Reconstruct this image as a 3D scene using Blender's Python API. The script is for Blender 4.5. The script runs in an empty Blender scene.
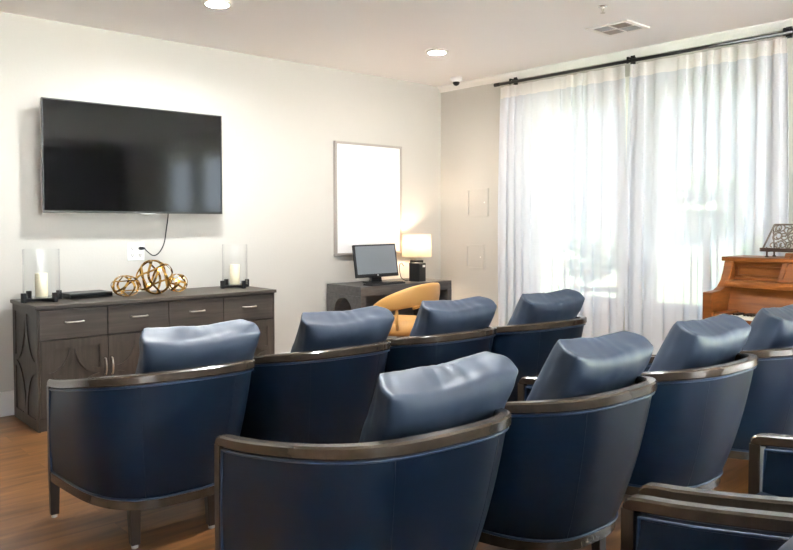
import bpy, math, random
from mathutils import Vector, Matrix, noise as mnoise

random.seed(7)
scene = bpy.context.scene
COL = scene.collection
PI = math.pi

# ------------------------------------------------------------------ materials
def lin(c):
    return tuple(((v / 255) / 12.92) if v / 255 <= 0.04045 else (((v / 255) + 0.055) / 1.055) ** 2.4 for v in c)

class NT:
    def __init__(self, name):
        self.m = bpy.data.materials.new(name)
        self.m.use_nodes = True
        self.t = self.m.node_tree
        self.t.nodes.clear()
        self.out = self.n('ShaderNodeOutputMaterial')
    def n(self, kind, **kw):
        nd = self.t.nodes.new(kind)
        for k, v in kw.items():
            if k.startswith('i_'):
                nd.inputs[k[2:].replace('_', ' ')].default_value = v
            else:
                setattr(nd, k, v)
        return nd
    def l(self, a, b):
        self.t.links.new(a, b)
    def bsdf(self, rgb=(128, 128, 128), rough=.5, metal=0, spec=.5, coat=0):
        b = self.n('ShaderNodeBsdfPrincipled')
        b.inputs['Base Color'].default_value = (*lin(rgb), 1)
        b.inputs['Roughness'].default_value = rough
        b.inputs['Metallic'].default_value = metal
        b.inputs['Specular IOR Level'].default_value = spec
        b.inputs['Coat Weight'].default_value = coat
        self.l(b.outputs[0], self.out.inputs[0])
        self.b = b
        return b
    def noise(self, scale=(1, 1, 1), size=5, detail=4, coord='Object'):
        tc = self.n('ShaderNodeTexCoord')
        mp = self.n('ShaderNodeMapping')
        mp.inputs['Scale'].default_value = scale
        self.l(tc.outputs[coord], mp.inputs[0])
        nz = self.n('ShaderNodeTexNoise')
        nz.inputs['Scale'].default_value = size
        nz.inputs['Detail'].default_value = detail
        self.l(mp.outputs[0], nz.inputs['Vector'])
        return nz
    def ramp(self, fac, stops):
        r = self.n('ShaderNodeValToRGB')
        e = r.color_ramp.elements
        while len(e) < len(stops):
            e.new(.5)
        for i, (p, c) in enumerate(stops):
            e[i].position = p
            e[i].color = (*lin(c), 1)
        self.l(fac, r.inputs[0])
        return r
    def bump(self, h, strength=.2, dist=.01):
        bp = self.n('ShaderNodeBump')
        bp.inputs['Strength'].default_value = strength
        bp.inputs['Distance'].default_value = dist
        self.l(h, bp.inputs['Height'])
        self.l(bp.outputs[0], self.b.inputs['Normal'])

def plain(name, rgb, rough=.5, metal=0, spec=.5, coat=0, bump=None):
    k = NT(name)
    k.bsdf(rgb, rough, metal, spec, coat)
    if bump:
        nz = k.noise(size=bump[0], detail=3)
        k.bump(nz.outputs['Fac'], bump[1], bump[2])
    return k.m

def grained(name, stops, scale, size, rough=.4, bump=.15, spec=.5):
    k = NT(name)
    k.bsdf((100, 100, 100), rough, 0, spec)
    nz = k.noise(scale, size, 6)
    r = k.ramp(nz.outputs['Fac'], stops)
    k.l(r.outputs[0], k.b.inputs['Base Color'])
    k.bump(nz.outputs['Fac'], bump, .002)
    return k.m

def leather(name, a, b, rough, spec=.5):
    k = NT(name)
    k.bsdf(a, rough, 0, spec)
    nz = k.noise(size=3.5, detail=3)
    r = k.ramp(nz.outputs['Fac'], [(.3, a), (.7, b)])
    k.l(r.outputs[0], k.b.inputs['Base Color'])
    n2 = k.noise(size=240, detail=2)
    k.bump(n2.outputs['Fac'], .12, .002)
    return k.m

M = {}
M['wall'] = plain('wall_paint', (201, 197, 189), .75, bump=(70, .18, .004))
M['far_wall'] = plain('darkened_far_wall', (120, 122, 125), .8, bump=(70, .18, .004))  # unseen walls, colour darkened so the room behind stays dim
M['ceiling'] = plain('ceiling_paint', (246, 243, 241), .85)
M['trim'] = plain('white_trim_paint', (238, 234, 228), .45)
M['leather'] = leather('navy_leather_shaded', (11, 25, 42), (15, 31, 49), .42, .24)  # same leather as the cushions, darkened to carry the shells' shade
M['cushion'] = leather('navy_leather_lit', (46, 56, 72), (54, 66, 83), .44, .5)  # same leather as the shells, lightened where light falls on the cushions
M['piping'] = plain('navy_piping', (26, 46, 72), .35)
M['rail'] = grained('espresso_wood', [(.3, (50, 42, 35)), (.7, (70, 59, 49))], (3, 3, 3), 4, .2, .03, .7)
M['legwood'] = grained('espresso_leg_wood', [(.3, (44, 36, 30)), (.7, (60, 48, 40))], (6, 6, 1), 6, .35, .05)
M['glide'] = plain('pale_nylon', (200, 198, 192), .5)
M['credenza'] = grained('smoked_oak_laminate', [(.25, (52, 46, 40)), (.5, (67, 59, 52)), (.8, (80, 72, 64))], (1.2, 9, 22), 3, .45, .08)
M['credenza_v'] = grained('smoked_oak_laminate_upright', [(.25, (50, 44, 38)), (.5, (64, 56, 49)), (.8, (78, 70, 62))], (16, 16, 1.2), 3, .45, .08)
M['deskwood'] = grained('charcoal_laminate', [(.3, (70, 67, 66)), (.7, (90, 87, 86))], (2, 9, 14), 3, .45, .06)
M['dark'] = plain('painted_shade', (16, 15, 15), .8)
M['nickel'] = plain('brushed_nickel', (205, 200, 192), .28, 1)
M['chrome'] = plain('chrome', (215, 215, 215), .12, 1)
M['brass'] = plain('polished_gold', (205, 162, 88), .22, 1)
M['blackmetal'] = plain('black_iron', (20, 20, 22), .45)
M['blackplastic'] = plain('black_plastic', (16, 16, 18), .35)
M['screen'] = plain('television_glass', (4, 4, 5), .09, 0, .42)
M['silver'] = plain('silver_plastic', (176, 174, 172), .35, .6)
M['monitor_screen'] = plain('lcd_haze', (118, 124, 130), .3, 0, .5)  # switched-off screen; grey base colour stands in for reflected haze
M['board'] = plain('whiteboard_face', (244, 244, 244), .3)
M['board_frame'] = plain('whiteboard_frame', (176, 169, 161), .35, .3)
M['plate'] = plain('outlet_white', (245, 243, 240), .4)
M['slot'] = plain('slot_dark', (70, 66, 62), .6)
M['wax'] = plain('cream_wax', (252, 240, 208), .5)
M['tan'] = leather('tan_leather', (196, 148, 84), (208, 160, 96), .42)
M['keys'] = plain('ivory_keys', (240, 234, 220), .3)
M['blackkeys'] = plain('ebony_keys', (18, 18, 18), .3)
M['piano'] = grained('walnut_veneer', [(.25, (98, 52, 18)), (.5, (120, 68, 26)), (.8, (140, 84, 36))], (3, 1.2, 14), 3, .38, .04, .3)
M['fret'] = plain('aged_silver_scrolls', (128, 116, 104), .4, .5)
M['fret_base'] = plain('bronze_ledge', (70, 50, 40), .4, .3)
M['curtain_rod'] = plain('black_rod', (18, 18, 20), .4)
M['vinyl'] = plain('window_vinyl', (240, 240, 240), .4)
M['bark'] = plain('bark', (92, 78, 66), .9, bump=(20, .6, .03))
M['foliage'] = grained('foliage', [(.3, (92, 112, 84)), (.7, (136, 156, 118))], (1, 1, 1), 9, .8, .8)
M['grass'] = grained('lawn_grass', [(.3, (78, 88, 64)), (.7, (94, 104, 78))], (1, 1, 1), 20, .9, .4)
M['path'] = plain('concrete', (225, 223, 219), .9)
M['drive'] = plain('grey_paving', (44, 44, 44), .9)
M['stucco'] = plain('stucco', (225, 214, 196), .9)

def floor_mat():
    k = NT('oak_plank_floor')
    k.bsdf((150, 104, 70), .30, 0, .5)
    tc = k.n('ShaderNodeTexCoord')
    br = k.n('ShaderNodeTexBrick')
    br.offset = .37
    br.inputs['Color1'].default_value = (.25, .25, .25, 1)
    br.inputs['Color2'].default_value = (.75, .75, .75, 1)
    br.inputs['Mortar'].default_value = (0, 0, 0, 1)
    br.inputs['Scale'].default_value = 1
    br.inputs['Mortar Size'].default_value = .0012
    br.inputs['Brick Width'].default_value = 1.22
    br.inputs['Row Height'].default_value = .18
    br.inputs['Bias'].default_value = 0
    k.l(tc.outputs['Object'], br.inputs['Vector'])
    mp = k.n('ShaderNodeMapping')
    mp.inputs['Scale'].default_value = (1.1, 9, 1)
    k.l(tc.outputs['Object'], mp.inputs[0])
    ad = k.n('ShaderNodeVectorMath', operation='ADD')
    k.l(mp.outputs[0], ad.inputs[0])
    sc = k.n('ShaderNodeVectorMath', operation='SCALE')
    sc.inputs['Scale'].default_value = 13
    k.l(br.outputs['Color'], sc.inputs[0])
    k.l(sc.outputs[0], ad.inputs[1])
    nz = k.n('ShaderNodeTexNoise')
    nz.inputs['Scale'].default_value = 1.6
    nz.inputs['Detail'].default_value = 7
    nz.inputs['Distortion'].default_value = .6
    k.l(ad.outputs[0], nz.inputs['Vector'])
    r = k.ramp(nz.outputs['Fac'], [(.28, (86, 57, 33)), (.5, (126, 86, 51)), (.74, (154, 110, 70))])
    hs = k.n('ShaderNodeMix', data_type='RGBA', blend_type='MULTIPLY')
    hs.inputs[0].default_value = .45
    k.l(r.outputs[0], hs.inputs[6])
    r2 = k.ramp(br.outputs['Color'], [(0, (60, 50, 44)), (.2, (190, 186, 180)), (.8, (255, 252, 248))])
    k.l(r2.outputs[0], hs.inputs[7])
    k.l(hs.outputs[2], k.b.inputs['Base Color'])
    k.bump(br.outputs['Fac'], .15, .002)
    return k.m
M['floor'] = floor_mat()

def sheer_mat():
    k = NT('sheer_voile')
    tr = k.n('ShaderNodeBsdfTransparent')
    tl = k.n('ShaderNodeBsdfTranslucent')
    df = k.n('ShaderNodeBsdfDiffuse')
    tl.inputs['Color'].default_value = (.14, .15, .17, 1)
    df.inputs['Color'].default_value = (.86, .88, .92, 1)
    m1 = k.n('ShaderNodeMixShader')
    m1.inputs[0].default_value = .82
    k.l(tl.outputs[0], m1.inputs[1])
    k.l(df.outputs[0], m1.inputs[2])
    lw = k.n('ShaderNodeLayerWeight')
    lw.inputs['Blend'].default_value = .5
    mr = k.n('ShaderNodeMapRange')          # the weave closes up where the cloth turns edge-on
    mr.inputs['To Min'].default_value = .97
    mr.inputs['To Max'].default_value = .98
    k.l(lw.outputs['Facing'], mr.inputs['Value'])
    m2 = k.n('ShaderNodeMixShader')
    k.l(mr.outputs[0], m2.inputs[0])
    k.l(tr.outputs[0], m2.inputs[1])
    k.l(m1.outputs[0], m2.inputs[2])
    k.l(m2.outputs[0], k.out.inputs[0])
    return k.m
M['sheer'] = sheer_mat()

def header_mat():
    k = NT('voile_heading_tape')
    tl = k.n('ShaderNodeBsdfTranslucent')
    df = k.n('ShaderNodeBsdfDiffuse')
    tl.inputs['Color'].default_value = (.88, .85, .83, 1)
    df.inputs['Color'].default_value = (.88, .85, .83, 1)
    m1 = k.n('ShaderNodeMixShader')
    m1.inputs[0].default_value = .6
    k.l(tl.outputs[0], m1.inputs[1])
    k.l(df.outputs[0], m1.inputs[2])
    k.l(m1.outputs[0], k.out.inputs[0])
    return k.m
M['heading'] = header_mat()

def glass_mat(name, tint=(1, 1, 1), refl=1.0):
    k = NT(name)
    tr = k.n('ShaderNodeBsdfTransparent')
    tr.inputs['Color'].default_value = (*tint, 1)
    gl = k.n('ShaderNodeBsdfGlossy')
    gl.inputs['Roughness'].default_value = .03
    lw = k.n('ShaderNodeLayerWeight')
    pw = k.n('ShaderNodeMath', operation='POWER')
    pw.inputs[1].default_value = 4
    k.l(lw.outputs['Facing'], pw.inputs[0])
    ml = k.n('ShaderNodeMath', operation='MULTIPLY_ADD')     # Schlick reflectance of a thin pane
    ml.inputs[1].default_value = .9 * refl
    ml.inputs[2].default_value = .012 * refl
    k.l(pw.outputs[0], ml.inputs[0])
    mx = k.n('ShaderNodeMixShader')
    k.l(ml.outputs[0], mx.inputs[0])
    k.l(tr.outputs[0], mx.inputs[1])
    k.l(gl.outputs[0], mx.inputs[2])
    k.l(mx.outputs[0], k.out.inputs[0])
    return k.m
M['pane'] = glass_mat('window_glass', (.97, .98, .98), .8)
M['glass'] = glass_mat('hurricane_glass', (.995, .997, .997), 1.0)

def emit(name, rgb, strength):
    k = NT(name)
    e = k.n('ShaderNodeEmission')
    e.inputs['Color'].default_value = (*rgb, 1)
    e.inputs['Strength'].default_value = strength
    k.l(e.outputs[0], k.out.inputs[0])
    return k.m
M['can_light'] = emit('downlight_lens', (.94, .98, 1), 470)
M['can_dim'] = emit('dimmed_downlight_lens', (1, .95, .88), 150)

def shade_mat():
    k = NT('lamp_shade_linen')
    tl = k.n('ShaderNodeBsdfTranslucent')
    df = k.n('ShaderNodeBsdfDiffuse')
    tl.inputs['Color'].default_value = (.92, .84, .72, 1)
    df.inputs['Color'].default_value = (.9, .85, .78, 1)
    m1 = k.n('ShaderNodeMixShader')
    m1.inputs[0].default_value = .45
    k.l(tl.outputs[0], m1.inputs[1])
    k.l(df.outputs[0], m1.inputs[2])
    k.l(m1.outputs[0], k.out.inputs[0])
    return k.m
M['shade'] = shade_mat()

# ------------------------------------------------------------------ mesh helpers
class MB:
    def __init__(self):
        self.v, self.f = [], []
    def add(self, vs, fs):
        o = len(self.v)
        self.v += [tuple(p) for p in vs]
        self.f += [tuple(i + o for i in f) for f in fs]
        return self
    def box(self, x0, x1, y0, y1, z0, z1):
        x0, x1 = min(x0, x1), max(x0, x1)
        y0, y1 = min(y0, y1), max(y0, y1)
        z0, z1 = min(z0, z1), max(z0, z1)
        vs = [(x, y, z) for z in (z0, z1) for y in (y0, y1) for x in (x0, x1)]
        return self.add(vs, [(0, 2, 3, 1), (4, 5, 7, 6), (0, 1, 5, 4), (2, 6, 7, 3), (0, 4, 6, 2), (1, 3, 7, 5)])
    def taper(self, a, b):
        """a, b: (cx, cy, z, hx, hy) bottom and top rectangles"""
        vs = []
        for cx, cy, z, hx, hy in (a, b):
            vs += [(cx - hx, cy - hy, z), (cx + hx, cy - hy, z), (cx + hx, cy + hy, z), (cx - hx, cy + hy, z)]
        return self.add(vs, [(3, 2, 1, 0), (4, 5, 6, 7), (0, 1, 5, 4), (1, 2, 6, 5), (2, 3, 7, 6), (3, 0, 4, 7)])
    def rings(self, rings, closed_u=True, caps=True, closed_v=False):
        n = len(rings[0])
        vs = [p for r in rings for p in r]
        fs = []
        R = len(rings)
        for i in range(R if closed_v else R - 1):
            j = (i + 1) % R
            for k in range(n if closed_u else n - 1):
                m = (k + 1) % n
                fs.append((i * n + k, i * n + m, j * n + m, j * n + k))
        if caps and closed_u and not closed_v:
            fs.append(tuple(reversed(range(n))))
            fs.append(tuple((R - 1) * n + k for k in range(n)))
        return self.add(vs, fs)
    def tube(self, pts, r, n=8, closed=False):
        pts = [Vector(p) for p in pts]
        N = len(pts)
        T = []
        for i in range(N):
            a = pts[(i - 1) % N] if (closed or i > 0) else pts[i]
            b = pts[(i + 1) % N] if (closed or i < N - 1) else pts[i]
            T.append((b - a).normalized())
        ref = Vector((0, 0, 1)) if abs(T[0].z) < .9 else Vector((1, 0, 0))
        U = (ref - T[0] * ref.dot(T[0])).normalized()
        rings = []
        for i in range(N):
            U = (U - T[i] * U.dot(T[i])).normalized()
            V = T[i].cross(U)
            rr = r[i] if isinstance(r, (list, tuple)) else r
            rings.append([pts[i] + (U * math.cos(2 * PI * k / n) + V * math.sin(2 * PI * k / n)) * rr for k in range(n)])
        return self.rings(rings, True, not closed, closed)
    def lathe(self, prof, c=(0, 0, 0), n=32, closed=False):
        rings = [[(c[0] + r * math.cos(2 * PI * k / n), c[1] + r * math.sin(2 * PI * k / n), c[2] + z) for k in range(n)] for r, z in prof]
        return self.rings(rings, True, not closed, closed)
    def prism(self, poly, axis, a, b):
        """poly: 2D outline in the two other axes (in order), extruded a..b along axis"""
        def p3(u, v, w):
            return {'x': (w, u, v), 'y': (u, w, v), 'z': (u, v, w)}[axis]
        n = len(poly)
        vs = [p3(u, v, a) for u, v in poly] + [p3(u, v, b) for u, v in poly]
        fs = [tuple(range(n)), tuple(reversed(range(n, 2 * n)))]
        fs += [(i, n + i, n + (i + 1) % n, (i + 1) % n) for i in range(n)]
        return self.add(vs, fs)
    def build(self, name, m, parent=None, smooth=False, bevel=0, seg=2, subsurf=0, loc=None, rot=None):
        me = bpy.data.meshes.new(name)
        me.from_pydata(self.v, [], self.f)
        me.update()
        import bmesh
        bm = bmesh.new()
        bm.from_mesh(me)
        bmesh.ops.recalc_face_normals(bm, faces=bm.faces)
        bm.to_mesh(me)
        bm.free()
        me.materials.append(m if not isinstance(m, str) else M[m])
        o = bpy.data.objects.new(name, me)
        COL.objects.link(o)
        if smooth:
            for p in me.polygons:
                p.use_smooth = True
        if bevel:
            b = o.modifiers.new('bevel', 'BEVEL')
            b.width = bevel
            b.segments = seg
            b.limit_method = 'ANGLE'
            b.angle_limit = math.radians(35)
        if subsurf:
            s = o.modifiers.new('subdivision', 'SUBSURF')
            s.levels = s.render_levels = subsurf
        if parent:
            o.parent = parent
        if loc:
            o.location = loc
        if rot:
            o.rotation_euler = rot
        return o

def tag(o, label, cat, group=None, kind=None):
    o['label'] = label
    o['category'] = cat
    if group:
        o['group'] = group
    if kind:
        o['kind'] = kind
    return o

def thing(name, label, cat, loc=(0, 0, 0), rz=0, group=None):
    o = bpy.data.objects.new(name, None)
    COL.objects.link(o)
    o.empty_display_size = .1
    o.location = loc
    o.rotation_euler = (0, 0, rz)
    return tag(o, label, cat, group)

def struct(o):
    o['kind'] = 'structure'
    return o

def copy_tree(o, parent=None):
    c = o.copy()
    COL.objects.link(c)
    if parent:
        c.parent = parent
    for ch in list(o.children):
        copy_tree(ch, c)
    return c

def smooth_by_angle(o, deg=40):
    me = o.data
    for p in me.polygons:
        p.use_smooth = True
    me.set_sharp_from_angle(angle=math.radians(deg))
    return o

# ------------------------------------------------------------------ room shell
XW, YW, CH = 5.56, 5.54, 2.74
XL, YF = -2.6, -3.4
T = .16

struct(MB().box(XL - T, XW + T, YF - T, YW + T, -.12, 0).build('floor', 'floor'))
struct(MB().box(XL - T, XW + T, YF - T, YW + T, CH, CH + .12).build('ceiling', 'ceiling'))
struct(MB().box(XL, XW, YW, YW + T, 0, CH).build('wall_back', 'wall'))
WF_FILL = [(-2.2, -1.0), (-.7, .5), (.8, 2.0), (2.3, 3.5)]      # unseen glazing added behind the viewer to brighten the room
FZ0 = .12

W = [(3.40, 4.36), (2.22, 3.18), (-.28, .68), (-1.46, -.50)]   # window openings along the wall
WZ0, WZ1 = .62, 2.46
SILL = [.62, .62, .12, .12]      # near pair, inferred from the television's reflection, made full-height to add light
struct(MB().box(XL - T, XL, YF - T, YW + T, 0, CH).build('wall_left', 'far_wall'))
wf = MB()
e2 = [XL] + [v for w in WF_FILL for v in w] + [XW]
for i in range(0, len(e2), 2):
    wf.box(e2[i], e2[i + 1], YF - T, YF, 0, CH)
for a, b in WF_FILL:
    wf.box(a, b, YF - T, YF, 0, FZ0)
    wf.box(a, b, YF - T, YF, WZ1, CH)
struct(wf.build('wall_front', 'far_wall'))
wr = MB()
ys = sorted([v for w in W for v in w])
edges = [YF - T] + ys + [YW + T]
for i in range(0, len(edges), 2):
    wr.box(XW, XW + T, edges[i], edges[i + 1], 0, CH)
for (a, b), z0 in zip(W, SILL):
    wr.box(XW, XW + T, a, b, 0, z0)
    wr.box(XW, XW + T, a, b, WZ1, CH)
struct(wr.build('wall_right', 'wall'))

struct(MB().box(XL, XW - .016, YW - .016, YW, 0, .17).build('baseboard_back', 'trim', bevel=.004))
struct(MB().box(XW - .016, XW, YF, YW - .016, 0, .17).build('baseboard_right', 'trim', bevel=.004))
struct(MB().prism([(XW - .05, CH), (XW, CH), (XW, CH - .06), (XW - .012, CH - .06), (XW - .03, CH - .03), (XW - .05, CH - .012)], 'y', YF, YW).build('trim_1', 'trim'))

def window(i, y0, y1, WZ0):
    fr = MB()
    fw = .05
    x0, x1 = XW + .05, XW + .12
    fr.box(x0, x1, y0, y0 + fw, WZ0, WZ1).box(x0, x1, y1 - fw, y1, WZ0, WZ1)
    fr.box(x0, x1, y0 + fw, y1 - fw, WZ0, WZ0 + fw).box(x0, x1, y0 + fw, y1 - fw, WZ1 - fw, WZ1)
    fr.box(x0 + .01, x1, y0 + fw, y1 - fw, 1.49, 1.53)
    o = struct(fr.build('window_%d' % i, 'vinyl', bevel=.004))
    s = MB().box(XW - .03, XW + .05, y0 - .03, y1 + .03, WZ0 - .03, WZ0)
    s.box(XW - .012, XW, y0 - .02, y1 + .02, WZ0 - .1, WZ0 - .03)
    s.build('window_sill', 'trim', o, bevel=.004)
    c = MB()
    c.box(XW - .012, XW, y0 - .07, y0, WZ0, WZ1 + .07).box(XW - .012, XW, y1, y1 + .07, WZ0, WZ1 + .07).box(XW - .012, XW, y0, y1, WZ1, WZ1 + .07)
    c.build('window_casing', 'trim', o, bevel=.003)
    MB().box(XW + .08, XW + .084, y0 + fw, y1 - fw, WZ0 + fw, 1.49).box(XW + .08, XW + .084, y0 + fw, y1 - fw, 1.53, WZ1 - fw).build('pane', 'pane', o)
for i, (a, b) in enumerate(W):
    window(i + 1, a, b, SILL[i])

for i, (a, b) in enumerate(WF_FILL):  # unseen windows added to let in fill daylight
    y0, y1 = YF - .12, YF - .05
    f = MB().box(a, a + .05, y0, y1, FZ0, WZ1).box(b - .05, b, y0, y1, FZ0, WZ1)
    f.box(a + .05, b - .05, y0, y1, FZ0, FZ0 + .05).box(a + .05, b - .05, y0, y1, WZ1 - .05, WZ1).box(a + .05, b - .05, y0, y1 - .01, 1.49, 1.53)
    o = struct(f.build('window_%d' % (i + 5), 'vinyl', bevel=.004))
    MB().box(a - .03, b + .03, YF - .05, YF + .03, FZ0 - .03, FZ0).build('window_sill', 'trim', o, bevel=.004)
    MB().box(a + .05, b - .05, YF - .084, YF - .08, FZ0 + .05, 1.49).box(a + .05, b - .05, YF - .084, YF - .08, 1.53, WZ1 - .05).build('pane', 'pane', o)

# ------------------------------------------------------------------ outdoors
struct(MB().box(-30, 40, YF - T, 40, -.3, -.12).build('ground', 'drive'))
struct(MB().box(-30, 40, -40, YF - T, -.3, -.12).build('bounce_patio', 'path'))  # unseen pale ground added to bounce sunlight up to the ceiling
g = MB().box(9.6, 40, -30, 40, -.12, -.08).build('lawn', 'grass')
tag(g, 'sunny lawn seen faintly through the sheer curtains', 'grass', kind='stuff')
struct(MB().box(XW + T, XW + .85, -8, 12, 2.62, 2.70).box(XW + .80, XW + .85, -8, 12, 2.46, 2.62).build('eave', 'stucco'))

def crown(cx, cy, cz, r, seed, flat=.85):
    mb = MB()
    rings = []
    nl, nn = 22, 30
    for i in range(1, nl):
        a = PI * i / nl
        ring = []
        for k in range(nn):
            b = 2 * PI * k / nn
            d = Vector((math.sin(a) * math.cos(b), math.sin(a) * math.sin(b), -math.cos(a)))
            q = r * (1 + .5 * mnoise.noise(d * 2.2 + Vector((seed, 0, 0))) + .55 * mnoise.noise(d * 6 + Vector((0, seed, 0))))
            ring.append((cx + d.x * q, cy + d.y * q, cz + d.z * q * flat))
        rings.append(ring)
    return mb.rings(rings)
t = thing('tree', 'hazy garden tree seen through the right half of the curtains', 'tree', (15.5, 7.4, -.06))
MB().tube([(0, 0, 0), (.03, .03, .6), (0, .05, 1.2)], [.1, .08, .06]).build('trunk', 'bark', t, smooth=True)
crown(0, 0, 1.75, .72, 3).build('foliage', 'foliage', t)
for k, (x, y, r, lb) in enumerate([(13.5, 8.9, .55, 'low shrub seen hazily through the curtains, left of the garden tree'),
                                   (12.6, 4.9, .5, 'low shrub seen hazily through the curtains just above the piano')]):
    b = crown(0, 0, r * .7, r, 9 + k).build('shrub', 'foliage', loc=(x, y, -.075))
    zm = min(v.co.z for v in b.data.vertices)
    for v in b.data.vertices:
        v.co.z -= zm
    tag(b, lb, 'shrub', 'garden shrubs outside')

# ------------------------------------------------------------------ curtains
def curtain(y0, y1, seed, label):
    rnd = random.Random(seed)
    n = int((y1 - y0) * 240)
    ph = [rnd.uniform(0, 6.28) for _ in range(4)]
    pleat = .118
    def fold(y, z):
        u = y - y0
        k = 1 - z / 2.6
        p = 2 * PI * (u / pleat + .35 * math.sin(u * 4.1 + ph[0]) + .25 * math.sin(u * 9.7 + ph[3]))
        amp = (.016 + .016 * k) * (.75 + .25 * math.sin(u * 6.3 + ph[1]))
        return amp * math.sin(p) + .006 * k * math.sin(2 * PI * u / .31 + ph[2]), -(.010 + .010 * k) * math.sin(2 * p)
    root = thing('curtain', label, 'curtain', (5.465, 0, 0), 0, 'sheer curtain panels on the rod')
    zs = [.02 + (2.50 - .02) * i / 26 for i in range(27)]
    rows = []
    for z in zs:
        k = 1 - z / 2.6
        sh = .025 * math.sin(PI * k)
        row = []
        for i in range(n + 1):
            y = y0 + (y1 - y0) * i / n
            dx, dy = fold(y, z)
            row.append((dx, y + dy + sh * (1 if i > n / 2 else -1) * abs(2 * i / n - 1) ** 6, z))
        rows.append(row)
    b = MB().rings(rows, False, False).build('curtain_panel', 'sheer', root, smooth=True)
    rows = []
    for z, g in ((2.498, 1.0), (2.52, .95), (2.56, .6), (2.605, .8)):
        rows.append([(fold(y, 2.5)[0] * g, y + fold(y, 2.5)[1] * g, z) for y in (y0 + (y1 - y0) * i / n for i in range(n + 1))])
    MB().rings(rows, False, False).build('curtain_heading', 'heading', root, smooth=True)
    return root
curtain(3.325, 4.645, 1, 'left sheer white curtain panel, beside the wall access panels')
curtain(2.075, 3.275, 2, 'right sheer white curtain panel, behind the piano')

t = thing('curtain_rod', 'long black curtain rod above the sheer white curtains', 'curtain rod', (5.465, 0, 2.635))
MB().tube([(0, 2.02, 0), (0, 4.675, 0)], .014, 12).build('rod', 'curtain_rod', t, smooth=True)
for y in (2.0, 4.69):
    MB().tube([(0, y - .035, 0), (0, y - .03, 0), (0, y + .03, 0), (0, y + .035, 0)], [.011, .017, .017, .011], 12).build('finial', 'curtain_rod', t)
for y in (2.09, 3.30, 4.53):
    b = MB().box(.075, .09, y - .02, y + .02, -.02, .06)
    b.tube([(.08, y, .03), (0, y, .03)], .008).tube([(0, y, .034), (0, y, -.018)], .01)
    b.build('bracket', 'curtain_rod', t)

# ------------------------------------------------------------------ ceiling fittings
def downlight(x, y, label, lens='can_light'):
    t = thing('recessed_downlight', label, 'ceiling light', (x, y, CH), 0, 'recessed ceiling downlights')
    MB().lathe([(.0715, -.0005), (.095, -.0005), (.095, -.008), (.090, -.016), (.076, -.020), (.0715, -.017)], n=36, closed=True).build('trim_ring', 'trim', t, smooth=True)
    MB().lathe([(.070, -.001), (.070, -.003)], n=36).build('lens', lens, t)
downlight(2.35, 4.37, 'round recessed downlight cut by the top of the photo, above the television')
downlight(4.37, 4.40, 'round recessed downlight on the ceiling near the room corner', 'can_dim')
for x, y in ((2.35, 2.2),):  # unseen downlight added to brighten the room
    downlight(x, y, 'added round downlight outside the frame, brightening the rows of armchairs')

t = thing('air_vent', 'white ceiling air vent with slatted grille near the curtain rod', 'vent', (4.825, 3.0, CH))
f = MB()
for a in ((-.155, .155, -.17, -.135), (-.155, .155, .135, .17), (-.155, -.12, -.135, .135), (.12, .155, -.135, .135), (-.006, .006, -.135, .135), (-.12, .12, -.006, .006)):
    f.box(*a, -.012, -.001)
f.build('frame', 'trim', t, bevel=.002)
MB().box(-.12, .12, -.135, .135, -.003, -.001).build('duct_shade', 'dark', t)  # dark plate standing in for shade inside the duct
for q, (sx, sy) in enumerate(((-1, -1), (-1, 1), (1, -1), (1, 1))):
    s = MB()
    for k in range(9):
        if q % 3 == 0:
            x = sx * (.013 + k * .012)
            s.add([(x - .005, sy * .008, -.004), (x + .001, sy * .008, -.011), (x + .001, sy * .134, -.011), (x - .005, sy * .134, -.004)], [(0, 1, 2, 3)])
        else:
            y = sy * (.014 + k * .0135)
            s.add([(sx * .008, y - .005, -.004), (sx * .008, y + .001, -.011), (sx * .119, y + .001, -.011), (sx * .119, y - .005, -.004)], [(0, 1, 2, 3)])
    s.build('louvre', 'silver', t)

t = thing('dome_camera', 'small white dome security camera on the ceiling by the room corner', 'camera', (5.31, 5.08, CH))
MB().lathe([(.058, -.001), (.058, -.03), (.05, -.042), (.034, -.044)], n=28).build('housing', 'plate', t, smooth=True)
MB().lathe([(.034, -.043), (.033, -.058), (.024, -.072), (.011, -.079), (.002, -.081)], n=24).build('dome', 'blackplastic', t, smooth=True)

t = thing('fire_sprinkler', 'small pendant fire sprinkler on the ceiling beside the air vent', 'sprinkler', (4.28, 2.77, CH))
MB().lathe([(.03, -.001), (.03, -.004), (.014, -.008)], n=24).build('escutcheon', 'chrome', t, smooth=True)
s = MB().lathe([(.009, -.006), (.009, -.02), (.006, -.022)], n=12)
s.tube([(-.009, 0, -.018), (-.011, 0, -.03), (-.003, 0, -.042)], .002).tube([(.009, 0, -.018), (.011, 0, -.03), (.003, 0, -.042)], .002)
s.build('head', 'nickel', t)
MB().lathe([(.003, -.041), (.016, -.044), (.016, -.046), (.003, -.046)], n=18).build('deflector', 'nickel', t)

# ------------------------------------------------------------------ wall things
t = thing('television', 'large flat black television mounted on the beige wall above the sideboard', 'television', (2.252, 5.395, 1.394))
hw, th_ = .678, .781
MB().box(-hw, hw, .012, .04, 0, th_).build('casing', 'silver', t, bevel=.004)
b = MB()
b.box(-hw, hw, 0, .012, 0, .012).box(-hw, hw, 0, .012, th_ - .008, th_).box(-hw, -hw + .008, 0, .012, .012, th_ - .008).box(hw - .008, hw, 0, .012, .012, th_ - .008)
b.build('bezel', 'blackplastic', t)
MB().box(-hw + .008, hw - .008, .004, .014, .012, th_ - .008).build('screen', 'screen', t)
MB().box(-hw, hw, -.001, .012, -.005, .0).build('lower_strip', 'slot', t)
lt = MB().box(0, .12, -.003, .008, -.013, -.003)
lt.build('logo_tab', 'silver', t, bevel=.002)
MB().box(-.25, .25, .04, .144, .2, .6).build('wall_mount', 'blackmetal', t)

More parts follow.
